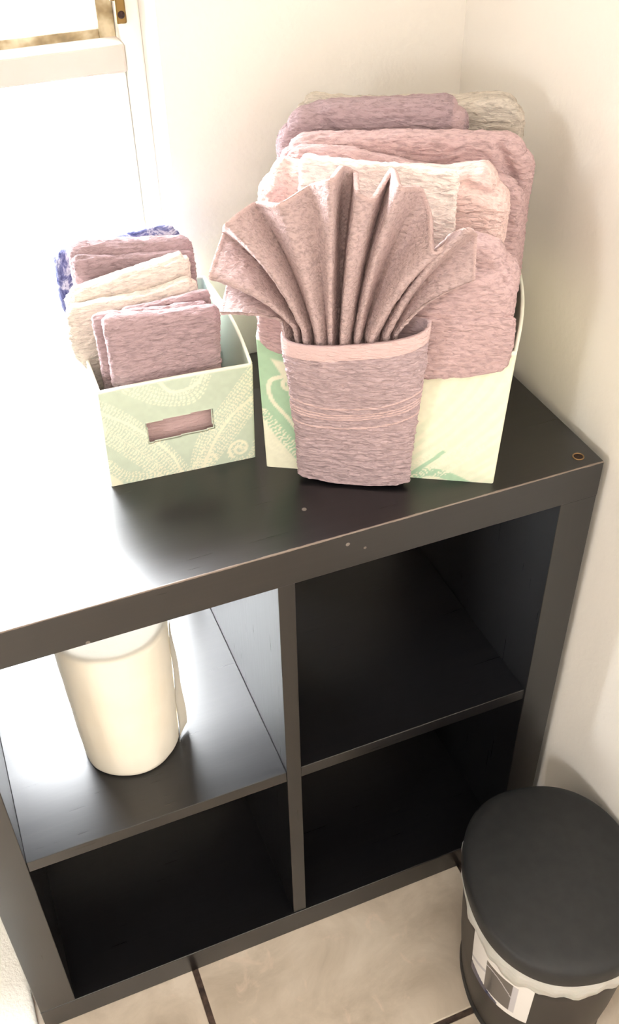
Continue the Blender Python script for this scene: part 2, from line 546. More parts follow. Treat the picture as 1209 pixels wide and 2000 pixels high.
BASE = {}
def towel(name, mat, parent_T, layers, label, cat, group, seed, parent=None):
    """layers: list of (w,h,t,x,y,z,fn,rc,kw); T=(loc,rz). one mesh made of the folded layers"""
    Vs, Fs, Ws, off = [], [], [], 0
    for k, L in enumerate(layers):
        V, F = slab(L['w'], L['h'], L['t'], rc=L.get('rc', 0.02), rcb=L.get('rcb', 0.0), densx=L.get('dx', 0.0028), dens=L.get('dz', 0.0016))
        V = V + np.array([L['x'], L['y'], L['z']])
        mask = L['mask'](V) if 'mask' in L else np.zeros(len(V))
        V = terry(V, F, seed=seed * 31 + k * 7, mask=mask, amp=L.get('amp', 0.0013))
        if 'fn' in L: V = L['fn'](V)
        Vs.append(V); Fs.append(F + off); Ws.append(mask); off += len(V)
    V = np.vstack(Vs); F = np.vstack(Fs)
    base = np.array([V[:, 0].mean(), V[:, 1].mean(), V[:, 2].min()])
    o = mesh_np(name, V - base, F, mat, attrs={'weave': np.concatenate(Ws)})
    if parent is not None:
        o.parent = parent; o.location = tuple(base - BASE[parent.name]); o['label'] = label
        return o
    BASE[o.name] = base
    loc, rz = parent_T
    c, s = math.cos(rz), math.sin(rz)
    o.location = (loc[0] + base[0] * c - base[1] * s, loc[1] + base[0] * s + base[1] * c, loc[2] + base[2])
    o.rotation_euler = (0, 0, rz)
    tag(o, label, cat, group)
    return o

# ------------------------------------------------------------------ printed fabric boxes
MINT = np.array(lin(176, 208, 176)[:3]); CREAMC = np.array(lin(240, 238, 214)[:3]); SAGE = np.array(lin(200, 212, 192)[:3]); PALE = CREAMC * 0.75 + MINT * 0.25
def seg_dist(P, pts):
    best = np.full(len(P), 9.0); along = np.zeros(len(P)); acc = 0
    for a, b in zip(pts[:-1], pts[1:]):
        a = np.array(a); b = np.array(b); d = b - a; L = np.hypot(*d) + 1e-9
        t = np.clip(((P - a) @ d) / L ** 2, 0, 1)
        q = np.hypot(*(P - (a + t[:, None] * d)).T)
        m = q < best
        best[m] = q[m]; along[m] = acc + t[m] * L; acc += L
    return best, along
def curve(pts, n=14):
    pts = [np.array(p, float) for p in pts]; P = [2 * pts[0] - pts[1]] + pts + [2 * pts[-1] - pts[-2]]; out = []
    for i in range(1, len(P) - 2):
        for k in range(n):
            t = k / n
            out.append(0.5 * ((2 * P[i]) + (-P[i - 1] + P[i + 1]) * t + (2 * P[i - 1] - 5 * P[i] + 4 * P[i + 1] - P[i + 2]) * t * t + (-P[i - 1] + 3 * P[i] - 3 * P[i + 1] + P[i + 2]) * t ** 3))
    out.append(P[-2]); return out
def spiral(cx, cy, r0, turns, dirn=1, a0=0.0, tail=None, n=60):
    pts = []
    for i in range(n):
        t = i / (n - 1); a = a0 + dirn * 2 * math.pi * turns * t; r = r0 * (0.15 + 0.85 * t)
        pts.append((cx + r * math.cos(a), cy + r * math.sin(a)))
    return pts + (tail or [])
def paint(U, curves, ground):
    """U: n x 2 surface coordinates in metres; strokes of a paisley cloth print"""
    g = np.repeat(ground[None], len(U), 0).copy()
    Un = np.c_[U, np.zeros(len(U))]
    for kind, pts, wd in curves:
        d, s = seg_dist(U, pts)
        if kind == 'solid':
            k = 1 - sm(wd * 0.8, wd * 1.1, d); tgt = CREAMC
        elif kind == 'pale':
            k = 1 - sm(wd * 0.6, wd * 1.1, d); tgt = PALE
        elif kind == 'green':
            k = 1 - sm(wd * 0.85, wd * 1.05, d); tgt = MINT
        else:                                       # lace: rows of dots beside a thin line
            dots = (np.sin(s * 2 * math.pi / 0.0042 + (d > wd * 0.5) * 1.6) > -0.15)
            rows = (np.abs(d / wd % 0.5 - 0.25) > 0.07)
            k = (1 - sm(wd * 0.95, wd * 1.05, d)) * (dots & rows); tgt = CREAMC
        g = g * (1 - k[:, None]) + tgt * k[:, None]
    return g * (1 + 0.04 * vnoise(Un, (220, 220, 1), 3))[:, None]
def m_cloth():
    m = Mat('printed_mint_paisley_cloth', rough=0.85, spec=0.15)
    m.link(m.attr('print').outputs['Color'], m.b.inputs['Base Color'])
    m.bump(m.noise((900, 900, 900), 2), 0.0004, 0.5)
    return m
CLOTH = m_cloth()
LINER = Mat('pale_mint_liner', lin(214, 228, 210), 0.85); LINER.bump(LINER.noise((600, 600, 600), 2), 0.0004, 0.4)

def fabric_box(name, loc, rz, xb0, xb1, xt0, xt1, db, dt, h, bulge, curves_fn, ground, label, hole=None, sag=None, step=0.0016):
    """open box of cloth-covered board; local x right, y back, front edge at y=0"""
    root = tag(empty(name, loc, rz), label, 'storage box', None)
    th = 0.0032
    nz = int(h / step)
    # perimeter parameter: front (x), right (y), back, left
    segs = [int((xb1 - xb0) / step), int(db / (step * 1.6)), int((xb1 - xb0) / (step * 2.2)), int(db / (step * 1.6))]
    per = []
    for k, n in enumerate(segs):
        for i in range(n): per.append((k, i / n))
    per = np.array(per)
    def surf(off):
        Vs = []
        for j in range(nz + 1):
            z = j / nz; e = sm(0, 1, z)
            x0 = xb0 + (xt0 - xb0) * z + off; x1 = xb1 + (xt1 - xb1) * z - off
            y0 = off; y1 = db + (dt - db) * z - off
            k, t = per[:, 0], per[:, 1]
            x = np.where(k == 0, x0 + (x1 - x0) * t, np.where(k == 1, x1, np.where(k == 2, x1 + (x0 - x1) * t, x0)))
            y = np.where(k == 0, y0, np.where(k == 1, y0 + (y1 - y0) * t, np.where(k == 2, y1, y1 + (y0 - y1) * t)))
            b = np.sin(math.pi * t) * e
            y = y - np.where(k == 0, bulge[0] * b, 0) + np.where(k == 2, bulge[2] * b, 0)
            x = x + np.where(k == 1, bulge[1] * b, 0) - np.where(k == 3, bulge[3] * b, 0)
            zz = z * h + (np.where(k == 0, -(sag or 0) * np.sin(math.pi * t), 0)) * z
            Vs.append(np.stack([x, y, zz], 1))
        V = np.stack(Vs, 1)                      # n x (nz+1) x 3
        # soften the vertical corners a little
        for _ in range(2):
            V = 0.5 * V + 0.25 * (np.roll(V, 1, 0) + np.roll(V, -1, 0))
        return V
    n = len(per)
    Vo, Vi = surf(0.0), surf(th)
    Fo = grid_faces(n, nz + 1, 0, wrap=True)
    Fi = grid_faces(n, nz + 1, 0, wrap=True, flip=True)
    # surface coordinates for the print
    s = np.where(per[:, 0] == 0, xb0 + (xb1 - xb0) * per[:, 1], np.where(per[:, 0] == 1, xb1 + per[:, 1] * db, np.where(per[:, 0] == 2, xb1 + db + (xb1 - xb0) * per[:, 1], xb0 - (1 - per[:, 1]) * db)))
    U = np.stack([np.repeat(s, nz + 1), np.tile(np.linspace(0, h, nz + 1), n)], 1)
    colr = paint(U, curves_fn(), ground)
    # rim ring
    V = np.vstack([Vo.reshape(-1, 3), Vi.reshape(-1, 3)]); off = n * (nz + 1)
    keep_o = np.ones(len(Fo), bool); extra = []
    if hole:
        hx0, hx1, hz0, hz1, sk = hole
        I = np.arange(len(Fo)) // nz; J = np.arange(len(Fo)) % nz
        cx = Vo.reshape(-1, 3)[Fo].mean(1)
        z_ = cx[:, 2] - sk * (cx[:, 0] - (hx0 + hx1) / 2)
        ins = (per[I, 0] == 0) & (cx[:, 0] > hx0) & (cx[:, 0] < hx1) & (z_ > hz0) & (z_ < hz1)
        keep_o = ~ins
        def inside(i, j):
            i %= n
            return 0 <= j < nz and ins[i * nz + j]
        for i in range(n):
            for j in range(nz):
                if not ins[i * nz + j]: continue
                v = lambda a, b: (a % n) * (nz + 1) + b
                if not inside(i - 1, j): extra.append((v(i, j), v(i, j + 1), off + v(i, j + 1), off + v(i, j)))
                if not inside(i + 1, j): extra.append((v(i + 1, j + 1), v(i + 1, j), off + v(i + 1, j), off + v(i + 1, j + 1)))
                if not inside(i, j - 1): extra.append((v(i + 1, j), v(i, j), off + v(i, j), off + v(i + 1, j)))
                if not inside(i, j + 1): extra.append((v(i, j + 1), v(i + 1, j + 1), off + v(i + 1, j + 1), off + v(i, j + 1)))
    i = np.arange(n); i2 = (i + 1) % n
    top = np.stack([i * (nz + 1) + nz, i2 * (nz + 1) + nz, off + i2 * (nz + 1) + nz, off + i * (nz + 1) + nz], 1)
    F = np.vstack([Fo[keep_o], Fi[keep_o] + off, top] + ([np.array(extra)] if extra else []))
    ic = np.repeat(np.array(lin(216, 230, 212)[:3])[None], off, 0)
    C = np.vstack([colr, ic])
    rimc = np.array(lin(244, 244, 228)[:3])
    C[np.arange(n) * (nz + 1) + nz] = rimc; C[off + np.arange(n) * (nz + 1) + nz] = rimc
    mesh_np('box_wall', V, F, CLOTH, root, attrs={'print': C})
    # base board
    m = MB(); m.box(xb0 + th + 0.0005, xb1 - th - 0.0005, th + 0.0005, db - th - 0.0005, 0.0, 0.003, 0.0)
    m.build('box_base', LINER, root)
    # bound rim
    loop = [(Vo[a, nz] + Vi[a, nz]) / 2 + np.array([0, 0, 0.0006]) for a in range(0, n, 3)]
    RIM = bpy.data.materials.get('cream_rim_binding')
    if RIM is None: RIM = Mat('cream_rim_binding', lin(244, 246, 230), 0.8).m
    MB().tube([tuple(p) for p in loop], 0.0021, 8, closed=True).build('rim_binding', RIM, root, smooth=True)
    return root

def curves_big():
    L = []
    # big curled motif at the left of the front
    for o in (0.0, 0.030, 0.060):
        L.append(('green', curve([(-0.13, 0.15 - o), (-0.10, 0.10 - o), (-0.06, 0.05 - o), (0.0, 0.0 - o)]), 0.011))
    L.append(('green', curve([(-0.12, 0.165), (-0.075, 0.155), (-0.05, 0.12), (-0.02, 0.09)]), 0.018))
    L.append(('solid', spiral(-0.098, 0.115, 0.012, 1.3, -1, 0.5) + curve([(-0.10, 0.128), (-0.118, 0.118), (-0.118, 0.095), (-0.10, 0.07), (-0.075, 0.03), (-0.05, 0.0)]), 0.0026))
    for o in (0.0, 0.016, 0.032):
        L.append(('lace', curve([(-0.128, 0.075 - o), (-0.11, 0.05 - o), (-0.088, 0.02 - o), (-0.07, -0.01 - o)]), 0.006))
    # faint diagonal feathered bands over the right half, mint only along the bottom
    for k in range(12):
        x = -0.01 + 0.017 * k
        L.append(('pale', curve([(x - 0.02, 0.0), (x + 0.02, 0.035), (x + 0.06, 0.08), (x + 0.09, 0.13), (x + 0.10, 0.17)]), 0.0032 if k % 3 else 0.006))
    L.append(('green', curve([(0.035, -0.004), (0.055, 0.010), (0.078, 0.006), (0.10, -0.004)]), 0.006))
    L.append(('green', curve([(0.03, 0.0), (0.05, 0.018), (0.07, 0.04)]), 0.0025))
    for k in range(3):
        L.append(('lace', curve([(0.02 + 0.02 * k, 0.0), (0.045 + 0.02 * k, 0.022), (0.07 + 0.02 * k, 0.05)]), 0.004))
    for k in range(8):
        x = 0.17 + 0.06 * k
        L.append(('solid', curve([(x, 0.16), (x + 0.03, 0.11), (x + 0.01, 0.05), (x + 0.05, 0.0)]), 0.005))
        L.append(('solid', curve([(-x - 0.02, 0.16), (-x + 0.01, 0.11), (-x - 0.01, 0.05), (-x + 0.02, 0.0)]), 0.006))
    return L
def curves_small():
    L = []
    for o in (0.0, 0.021, 0.042):
        L.append(('lace', curve([(-0.095 + o * 0.2, 0.115 - o), (-0.06, 0.085 - o), (-0.02, 0.035 - o), (0.005, -0.01 - o)]), 0.0075))
        L.append(('lace', curve([(0.085, 0.118 - o), (0.06, 0.085 - o), (0.025, 0.04 - o), (0.01, -0.01 - o)]), 0.0075))
    L.append(('solid', curve([(-0.085, 0.10), (-0.05, 0.072), (-0.015, 0.03), (0.0, -0.01)]), 0.0016))
    L.append(('solid', curve([(0.085, 0.085), (0.055, 0.06), (0.03, 0.02), (0.02, -0.01)]), 0.0018))
    L.append(('lace', curve([(-0.05, 0.125), (-0.02, 0.105), (0.015, 0.1), (0.03, 0.125)]), 0.010))
    L.append(('solid', curve([(-0.02, 0.125), (-0.005, 0.108), (0.02, 0.112), (0.03, 0.125)]), 0.002))
    L.append(('lace', curve([(-0.085, 0.03), (-0.07, 0.012), (-0.05, 0.006), (-0.03, 0.004)]), 0.007))
    L.append(('solid', spiral(0.066, 0.017, 0.013, 1.6, 1, 0.2), 0.0018))
    L.append(('lace', spiral(0.066, 0.017, 0.02, 1.0, 1, 0.2), 0.004))
    L.append(('solid', spiral(0.03, 0.01, 0.008, 1.2, -1, 1.0), 0.0015))
    for k in range(7):
        x = 0.12 + 0.05 * k
        L.append(('solid', curve([(x, 0.125), (x + 0.03, 0.08), (x + 0.01, 0.04), (x + 0.04, 0.0)]), 0.005))
        L.append(('solid', curve([(-x, 0.125), (-x + 0.03, 0.08), (-x + 0.01, 0.04), (-x + 0.04, 0.0)]), 0.009))
    return L

ZT = 0.79
BIG = ((0.539, 0.0795, ZT + 0.0003), -math.radians(30.3))
SML = ((0.337, 0.173, ZT + 0.0003), -math.radians(4.0))
fabric_box('storage_box', BIG[0], BIG[1], -0.13, 0.13, -0.134, 0.136, 0.248, 0.252, 0.168, (0.009, 0.010, 0.0, 0.008),
           curves_big, CREAMC * 0.97, 'tall mint paisley cloth box packed with bath towels in the corner', sag=0.004)
fabric_box('storage_box', SML[0], SML[1], -0.085, 0.085, -0.082, 0.088, 0.222, 0.224, 0.124, (-0.002, 0.006, 0.0, 0.002),
           curves_small, SAGE, 'low mint paisley cloth box with a slot handle holding small hand towels',
           hole=(-0.0365, 0.0395, 0.0495, 0.0765, 0.04), sag=0.0, step=0.00125)

# ------------------------------------------------------------------ towels in the big box
def squeeze(xin0, xin1, yin0, zr):
    """below the rim height zr keep inside the box"""
    def f(V):
        k = 1 - sm(zr - 0.02, zr + 0.02, V[:, 2])
        V = V.copy()
        x = np.clip(V[:, 0], xin0, xin1); V[:, 0] = V[:, 0] * (1 - k) + x * k
        y = np.maximum(V[:, 1], yin0); V[:, 1] = V[:, 1] * (1 - k) + y * k
        return V
    return f
SQ = squeeze(-0.1235, 0.1235, 0.006, 0.165)
def chain(*fs):
    def f(V):
        for g in fs: V = g(V)
        return V
    return f
def topcurve(xs, zs, z0=0.12, H=None):
    """raise/lower the top outline along x: dz at top interpolated, fading down to z0"""
    def f(V):
        V = V.copy()
        V[:, 2] += np.interp(V[:, 0], xs, zs) * sm(z0, H, V[:, 2]); return V
    return f
def lean(dy, h, z0=0.1):
    def f(V):
        V = V.copy(); V[:, 1] += dy * np.clip((V[:, 2] - z0) / (h - z0), 0, 1.5); return V
    return f
def bulge_front(a, zc, zw, yc):
    def f(V):
        V = V.copy(); k = np.exp(-((V[:, 2] - zc) / zw) ** 2) * (V[:, 1] < yc)
        V[:, 1] -= a * k; return V
    return f
def crease(x0, z0, x1, z1, depth, wid, yc):
    """a groove pressed into the front/top along a line in xz"""
    a = np.array([x0, z0]); d = np.array([x1 - x0, z1 - z0]); L = np.hypot(*d)
    def f(V):
        V = V.copy(); P = V[:, [0, 2]]
        t = np.clip(((P - a) @ d) / L ** 2, 0, 1)
        q = np.hypot(*(P - (a + t[:, None] * d)).T)
        k = np.exp(-(q / wid) ** 2) * (V[:, 1] < yc)
        V[:, 1] += depth * k; return V
    return f
G1 = 'folded bath towels in the tall box'
towel('bath_towel', BEIGE, BIG, [
    dict(w=0.252, h=0.340, t=0.034, x=0.003, y=0.228, z=0.004, rc=0.022, fn=chain(topcurve([-.13, -.10, -.02, .04, .10, .13], [0.0, .004, .002, .006, .012, .006], .2, .34), SQ)),
    dict(w=0.100, h=0.150, t=0.018, x=0.078, y=0.209, z=0.195, rc=0.02, fn=topcurve([0.02, .10, .13], [0.0, .012, .004], .2, .34)),
], 'taupe folded bath towel standing at the very back of the tall box', 'towel', G1, 1)
towel('bath_towel', MAUVE_D, BIG, [
    dict(w=0.205, h=0.345, t=0.034, x=-0.034, y=0.184, z=0.004, rc=0.03,
         fn=chain(topcurve([-.135, -.11, -.08, 0.0, .05, .075], [-.012, -.002, .006, .012, .016, .014], .2, .34), crease(-.10, .36, -.055, .30, .004, .008, .19), SQ),
         mask=lambda V: (np.abs(V[:, 0] - 0.058) < 0.006).astype(float)),
], 'dusky mauve bath towel with a pale hem band, just in front of the taupe towel', 'towel', G1, 2)
towel('bath_towel', ROSE, BIG, [
    dict(w=0.268, h=0.334, t=0.030, x=0.006, y=0.147, z=0.004, rc=0.026,
         fn=chain(topcurve([-.13, -.10, -.02, .05, .11, .14], [-.012, -.006, 0, .003, .003, -.008], .2, .33), crease(.102, .33, .118, .30, .006, .005, .15), SQ)),
    dict(w=0.262, h=0.322, t=0.026, x=0.004, y=0.122, z=0.004, rc=0.026,
         fn=chain(topcurve([-.13, -.10, -.05, .02, .08, .135], [-.004, .004, .002, -.010, -.016, -.022], .2, .32), SQ)),
], 'rose towel with two rolled layers showing, between the dusky mauve and pale pink ones', 'towel', G1, 3)
_pk = towel('bath_towel', PINK, BIG, [
    dict(w=0.256, h=0.325, t=0.044, x=-0.012, y=0.084, z=0.004, rc=0.03,
         fn=chain(topcurve([-.14, -.115, -.09, .05, .09, .12], [-.010, .0, -.003, -.003, .004, -.012], .2, .33),
                  crease(-.105, .335, -.118, .27, .006, .006, .09), crease(.072, .315, .118, .302, .006, .006, .09), SQ)),
], 'pale pink bath towel with a smooth flap folded over its front, behind the fan', 'towel', G1, 4)
towel('front_flap', PINK_LIT, BIG, [
    dict(w=0.158, h=0.155, t=0.012, x=-0.014, y=0.049, z=0.185, rc=0.008,
         fn=chain(topcurve([-.10, .07], [.004, -.006], .2, .34), lean(0.007, 0.33, 0.29))),
], 'smooth flap, lightened in colour for the strong light on it', 'towel', G1, 6, parent=_pk)
def lower(V):
    V = V.copy(); V[:, 2] += 1.6 * np.maximum(0, np.abs(V[:, 0] - 0.02) - 0.02) ** 2 * (1 - sm(0.15, 0.20, V[:, 2])); return V
def follow(V):
    """the overhanging fold follows the bowed rim"""
    V = V.copy(); V[:, 1] -= 0.009 * np.cos(math.pi * V[:, 0] / 0.27) * (V[:, 1] < 0.03); return V
towel('bath_towel', ROSE, BIG, [
    dict(w=0.252, h=0.250, t=0.036, x=-0.002, y=0.032, z=0.004, rc=0.03, fn=chain(squeeze(-0.1235, 0.1235, 0.010, 0.175))),
    dict(w=0.262, h=0.088, t=0.036, x=-0.002, y=0.008, z=0.178, rc=0.034, fn=follow),
    dict(w=0.258, h=0.074, t=0.011, x=0.001, y=-0.0065, z=0.142, rc=0.006, rcb=0.010, fn=chain(lower, follow)),
    dict(w=0.082, h=0.104, t=0.040, x=0.088, y=0.016, z=0.180, rc=0.034, fn=topcurve([.04, .08, .13], [-.002, .006, -.006], .2, .28)),
], 'thick rose towel bulging over the front rim, right behind the fan-folded towel', 'towel', G1, 5)

# ------------------------------------------------------------------ the fan-folded hand towel on the front
def px_fan():
    """fold lines of the fan: (tip x, tip y, tip z), (base x, base y, base z) in box coordinates"""
    return FAN
FAN = [  # tip(x,y,z), mid offset y, base(x,y,z)
    ((-0.158, -0.046, 0.222), (-0.098, -0.046, 0.218)),   # lower left lip
    ((-0.158, -0.006, 0.238), (-0.088, -0.030, 0.214)),
    ((-0.166, -0.046, 0.262), (-0.084, -0.048, 0.212)),
    ((-0.160, 0.000, 0.287), (-0.080, -0.032, 0.210)),
    ((-0.146, -0.044, 0.316), (-0.074, -0.052, 0.210)),
    ((-0.126, -0.008, 0.321), (-0.068, -0.034, 0.208)),
    ((-0.098, -0.034, 0.332), (-0.060, -0.054, 0.208)),
    ((-0.072, -0.018, 0.344), (-0.052, -0.042, 0.208)),
    ((-0.049, -0.034, 0.358), (-0.048, -0.054, 0.208)),
    ((-0.045, 0.010, 0.352), (-0.045, -0.034, 0.208)),
    ((-0.033, 0.014, 0.346), (-0.041, -0.028, 0.208)),
    ((-0.026, -0.030, 0.346), (-0.036, -0.056, 0.208)),
    ((-0.012, -0.026, 0.338), (-0.031, -0.050, 0.208)),
    ((0.002, 0.014, 0.350), (-0.027, -0.030, 0.208)),
    ((0.012, -0.026, 0.350), (-0.022, -0.054, 0.208)),
    ((0.030, 0.006, 0.336), (-0.017, -0.032, 0.208)),
    ((0.040, -0.006, 0.318), (-0.013, -0.044, 0.208)),
    ((0.046, -0.048, 0.300), (-0.008, -0.056, 0.208)),
    ((0.058, -0.040, 0.302), (-0.003, -0.044, 0.208)),
    ((0.060, -0.008, 0.296), (0.000, -0.032, 0.210)),
    ((0.074, -0.040, 0.318), (0.006, -0.052, 0.210)),
    ((0.084, -0.010, 0.300), (0.011, -0.034, 0.210)),
    ((0.086, -0.034, 0.266), (0.016, -0.048, 0.212)),
]
def cr(P, n):
    """catmull-rom resample of control points P (k x d), n per span"""
    P = np.asarray(P, float); Q = np.vstack([2 * P[0] - P[1], P, 2 * P[-1] - P[-2]]); out = []
    for i in range(1, len(Q) - 2):
        t = (np.arange(n) / n)[:, None]
        a, b, c, d = Q[i - 1], Q[i], Q[i + 1], Q[i + 2]
        m1 = (c - a) * 0.32; m2 = (d - b) * 0.32
        out.append((2 * t ** 3 - 3 * t ** 2 + 1) * b + (t ** 3 - 2 * t ** 2 + t) * m1 + (-2 * t ** 3 + 3 * t ** 2) * c + (t ** 3 - t ** 2) * m2)
    out.append(Q[-2][None]); return np.vstack(out)
FANC = (-0.036, -0.030)
def fan_towel():
    root = empty('hand_towel', (0, 0, 0), BIG[1])
    loc, rz = BIG; c, s = math.cos(rz), math.sin(rz)
    cx, cy = -0.026, -0.028
    root.location = (loc[0] + cx * c - cy * s, loc[1] + cx * s + cy * c, loc[2] + 0.001)
    tag(root, 'rose-beige hand towel pleated into a fan in its own pocket, fronting the tall box', 'towel')
    O = np.array([cx, cy, 0.001])
    # --- pleated fan
    n = 12
    tip = cr([f[0] for f in FAN], n); base = cr([f[1] for f in FAN], n)
    nt = len(tip); ns = 130
    S = np.linspace(-0.55, 1.0, ns)
    V = np.zeros((nt, ns, 3))
    ctr = np.array([cx - 0.010, -0.040, 0.13])
    for j, q in enumerate(S):
        if q >= 0:
            e = q
            P = base * (1 - e) + tip * e
            # folds rise steeply first, then spread
            bend = math.sin(math.pi * e)
            P[:, 0] -= 0.10 * bend * (tip[:, 0] - base[:, 0])
            P[:, 2] += 0.10 * bend * np.abs(tip[:, 0] - base[:, 0])
            P[:, 1] -= 0.006 * bend
        else:
            e = -q
            P = base.copy()
            P[:, 0] = ctr[0] + (P[:, 0] - ctr[0]) * (1 - 0.25 * e)
            P[:, 1] = ctr[1] + (P[:, 1] - ctr[1]) * (1 - 0.6 * e) + 0.0
            P[:, 2] -= 0.11 * e
        V[:, j] = P
    F1 = grid_faces(nt, ns)
    Vf = V.reshape(-1, 3)
    N = vnormals(Vf, F1)
    th = 0.0019
    edge = np.tile(sm(0.965, 0.98, S), nt)            # bound hem along the tips
    thv = th * (1 + 0.35 * edge)
    sgn = 1.0
    A = Vf + N * thv[:, None]; B = Vf - N * thv[:, None]
    def rough(P, Nn, sd):
        d = 0.0007 * vnoise(P, (230, 330, 330), sd, 2) * (1 - edge)
        return P + Nn * d[:, None]
    A = rough(A, N, 3); B = rough(B, -N, 8)
    A = A.reshape(nt, ns, 3); B = B.reshape(nt, ns, 3)
    off = nt * ns
    F = [F1, F1[:, ::-1] + off]
    i = np.arange(nt - 1)
    for j, fl in ((ns - 1, 0), (0, 1)):
        q = np.stack([i * ns + j, (i + 1) * ns + j, off + (i + 1) * ns + j, off + i * ns + j], 1); F.append(q if not fl else q[:, ::-1])
    j = np.arange(ns - 1)
    for ii, fl in ((0, 0), (nt - 1, 1)):
        q = np.stack([ii * ns + j, ii * ns + j + 1, off + ii * ns + j + 1, off + ii * ns + j], 1); F.append(q if fl else q[:, ::-1])
    VV = np.vstack([A.reshape(-1, 3), B.reshape(-1, 3)]) - O
    mesh_np('pleated_fan', VV, np.vstack(F), FANM, root, attrs={'weave': np.concatenate([edge, edge])})
    # --- pocket: flattened sleeve with an open top, hem and woven stripes
    nu, nv = 230, 230
    u = np.linspace(0, 2 * math.pi, nu, endpoint=False)
    def sleeve(inset):
        P = np.zeros((nu, nv, 3)); M = np.zeros((nu, nv))
        for j in range(nv):
            f = j / (nv - 1)
            hwd = 0.0645 + 0.009 * sm(0.15, 1, f) - inset
            hth = 0.0095 + 0.0115 * sm(0.3, 1, f) - inset
            xc = -0.0262 + 0.001 * f
            yc = -0.0145 - 0.027 * sm(0.0, 1, f)
            cu, su = np.cos(u), np.sin(u)
            ex = 2 / 2.6
            x = xc + hwd * np.sign(cu) * np.abs(cu) ** ex
            y = yc + hth * np.sign(su) * np.abs(su) ** ex
            front = np.clip(-su, 0, 1)
            ztop = 0.212 + 0.010 * (x - xc) / 0.07 - 0.008 * front
            zbot = 0.003 + 0.004 * ((x - xc) / 0.07) ** 2
            z = zbot + (ztop - zbot) * f
            # softly sagging cloth
            P[:, j] = np.stack([x, y, z], 1)
            dt = (ztop - z)
            sg = 0.010 * front * (1 - ((x - xc) / 0.075) ** 2) 
            m = sm(0.0165, 0.0155, dt) * 1.0
            m = np.where(dt < 0.0165, 1.0, 0.0)
            for a, b in ((0.079, 0.0815), (0.0895, 0.0915), (0.0935, 0.0955), (0.0975, 0.0995), (0.1115, 0.114)):
                m = np.maximum(m, ((dt > a + sg - 0.004) & (dt < b + sg - 0.004)) * 1.0)
            M[:, j] = m
        return P, M
    Po, M = sleeve(0.0); Pi, _ = sleeve(0.0036)
    Fo = grid_faces(nu, nv, 0, wrap=True); Vo = Po.reshape(-1, 3); Mo = M.reshape(-1)
    No = vnormals(Vo, Fo)
    dn = 0.0014 * vnoise(Vo, (110, 200, 390), 12, 2) * (1 - Mo) + 0.0007 * Mo + 0.0022 * vnoise(Vo, (20, 20, 14), 5, 2) * np.tile(sm(1.0, 0.8, np.linspace(0, 1, nv)) * 0.8 + 0.2, nu)
    if np.mean(No[:, 1] * (Vo[:, 1] + 0.03)) < 0: No = -No; Fo = Fo[:, ::-1]
    Vo = Vo + No * dn[:, None]
    Vi = Pi.reshape(-1, 3); off = nu * nv
    i = np.arange(nu); i2 = (i + 1) % nu
    rim = np.stack([i * nv + nv - 1, i2 * nv + nv - 1, off + i2 * nv + nv - 1, off + i * nv + nv - 1], 1)
    bot = np.stack([i * nv, i2 * nv, off + i2 * nv, off + i * nv], 1)
    V2 = np.vstack([Vo, Vi]) - O
    mesh_np('pocket', V2, np.vstack([Fo, Fo[:, ::-1] + off, rim, bot]), FANM2, root, attrs={'weave': np.concatenate([Mo, np.ones(len(Vi)) * 0.3])})
FANM2 = m_terry('mauve_beige_terry_pocket', lin(184, 162, 165), fine=(100, 280, 360))
fan_towel()

# ------------------------------------------------------------------ small towels
G2 = 'hand towels in the low box'
SQs = squeeze(-0.0795, 0.0805, 0.006, 0.118)
towel('hand_towel', BLUE, SML, [
    dict(w=0.150, h=0.200, t=0.022, x=-0.020, y=0.185, z=0.004, rc=0.012, amp=0.0004,
         fn=chain(topcurve([-.095, -.05, .02, .055], [.002, 0, .012, .010], .12, .2), SQs)),
], 'blue and white printed cloth at the back of the low box', 'towel', G2, 11)
towel('hand_towel', MAUVE_D, SML, [
    dict(w=0.138, h=0.218, t=0.030, x=-0.008, y=0.142, z=0.004, rc=0.010,
         fn=chain(topcurve([-.08, .06], [.010, -.004], .1, .218), SQs)),
    dict(w=0.134, h=0.105, t=0.012, x=-0.008, y=0.124, z=0.108, rc=0.006, fn=topcurve([-.08, .06], [.010, -.004], .1, .218)),
], 'mauve hand towel in front of the blue printed cloth in the low box', 'towel', G2, 12)
towel('hand_towel', CREAM, SML, [
    dict(w=0.142, h=0.198, t=0.026, x=-0.022, y=0.100, z=0.004, rc=0.014,
         fn=chain(topcurve([-.095, -.06, 0, .05], [-.006, .002, .012, .022], .1, .2), SQs)),
    dict(w=0.146, h=0.186, t=0.020, x=-0.024, y=0.079, z=0.004, rc=0.014,
         fn=chain(topcurve([-.095, -.06, 0, .05], [.0, .002, .004, .012], .1, .19), SQs)),
], 'cream hand towel tilted up to the right between two mauve ones in the low box', 'towel', G2, 13)
towel('hand_towel', MAUVE, SML, [
    dict(w=0.098, h=0.186, t=0.014, x=0.010, y=0.056, z=0.004, rc=0.006, fn=chain(topcurve([-.04, .06], [-.002, .006], .1, .18), SQs)),
    dict(w=0.122, h=0.188, t=0.014, x=-0.010, y=0.0415, z=0.004, rc=0.006, fn=chain(topcurve([-.07, .06], [.002, -.004], .1, .18), SQs)),
    dict(w=0.122, h=0.190, t=0.019, x=-0.002, y=0.025, z=0.004, rc=0.006, fn=chain(topcurve([-.07, .06], [.006, -.004], .1, .18), SQs),
         mask=lambda V: (((V[:, 2] > 0.112 + 0.05 * (V[:, 0])) & (V[:, 2] < 0.118 + 0.05 * V[:, 0])) | (V[:, 2] < 0.095)).astype(float)),
], 'mauve hand towel folded square at the front of the low box, showing through its slot', 'towel', G2, 14)

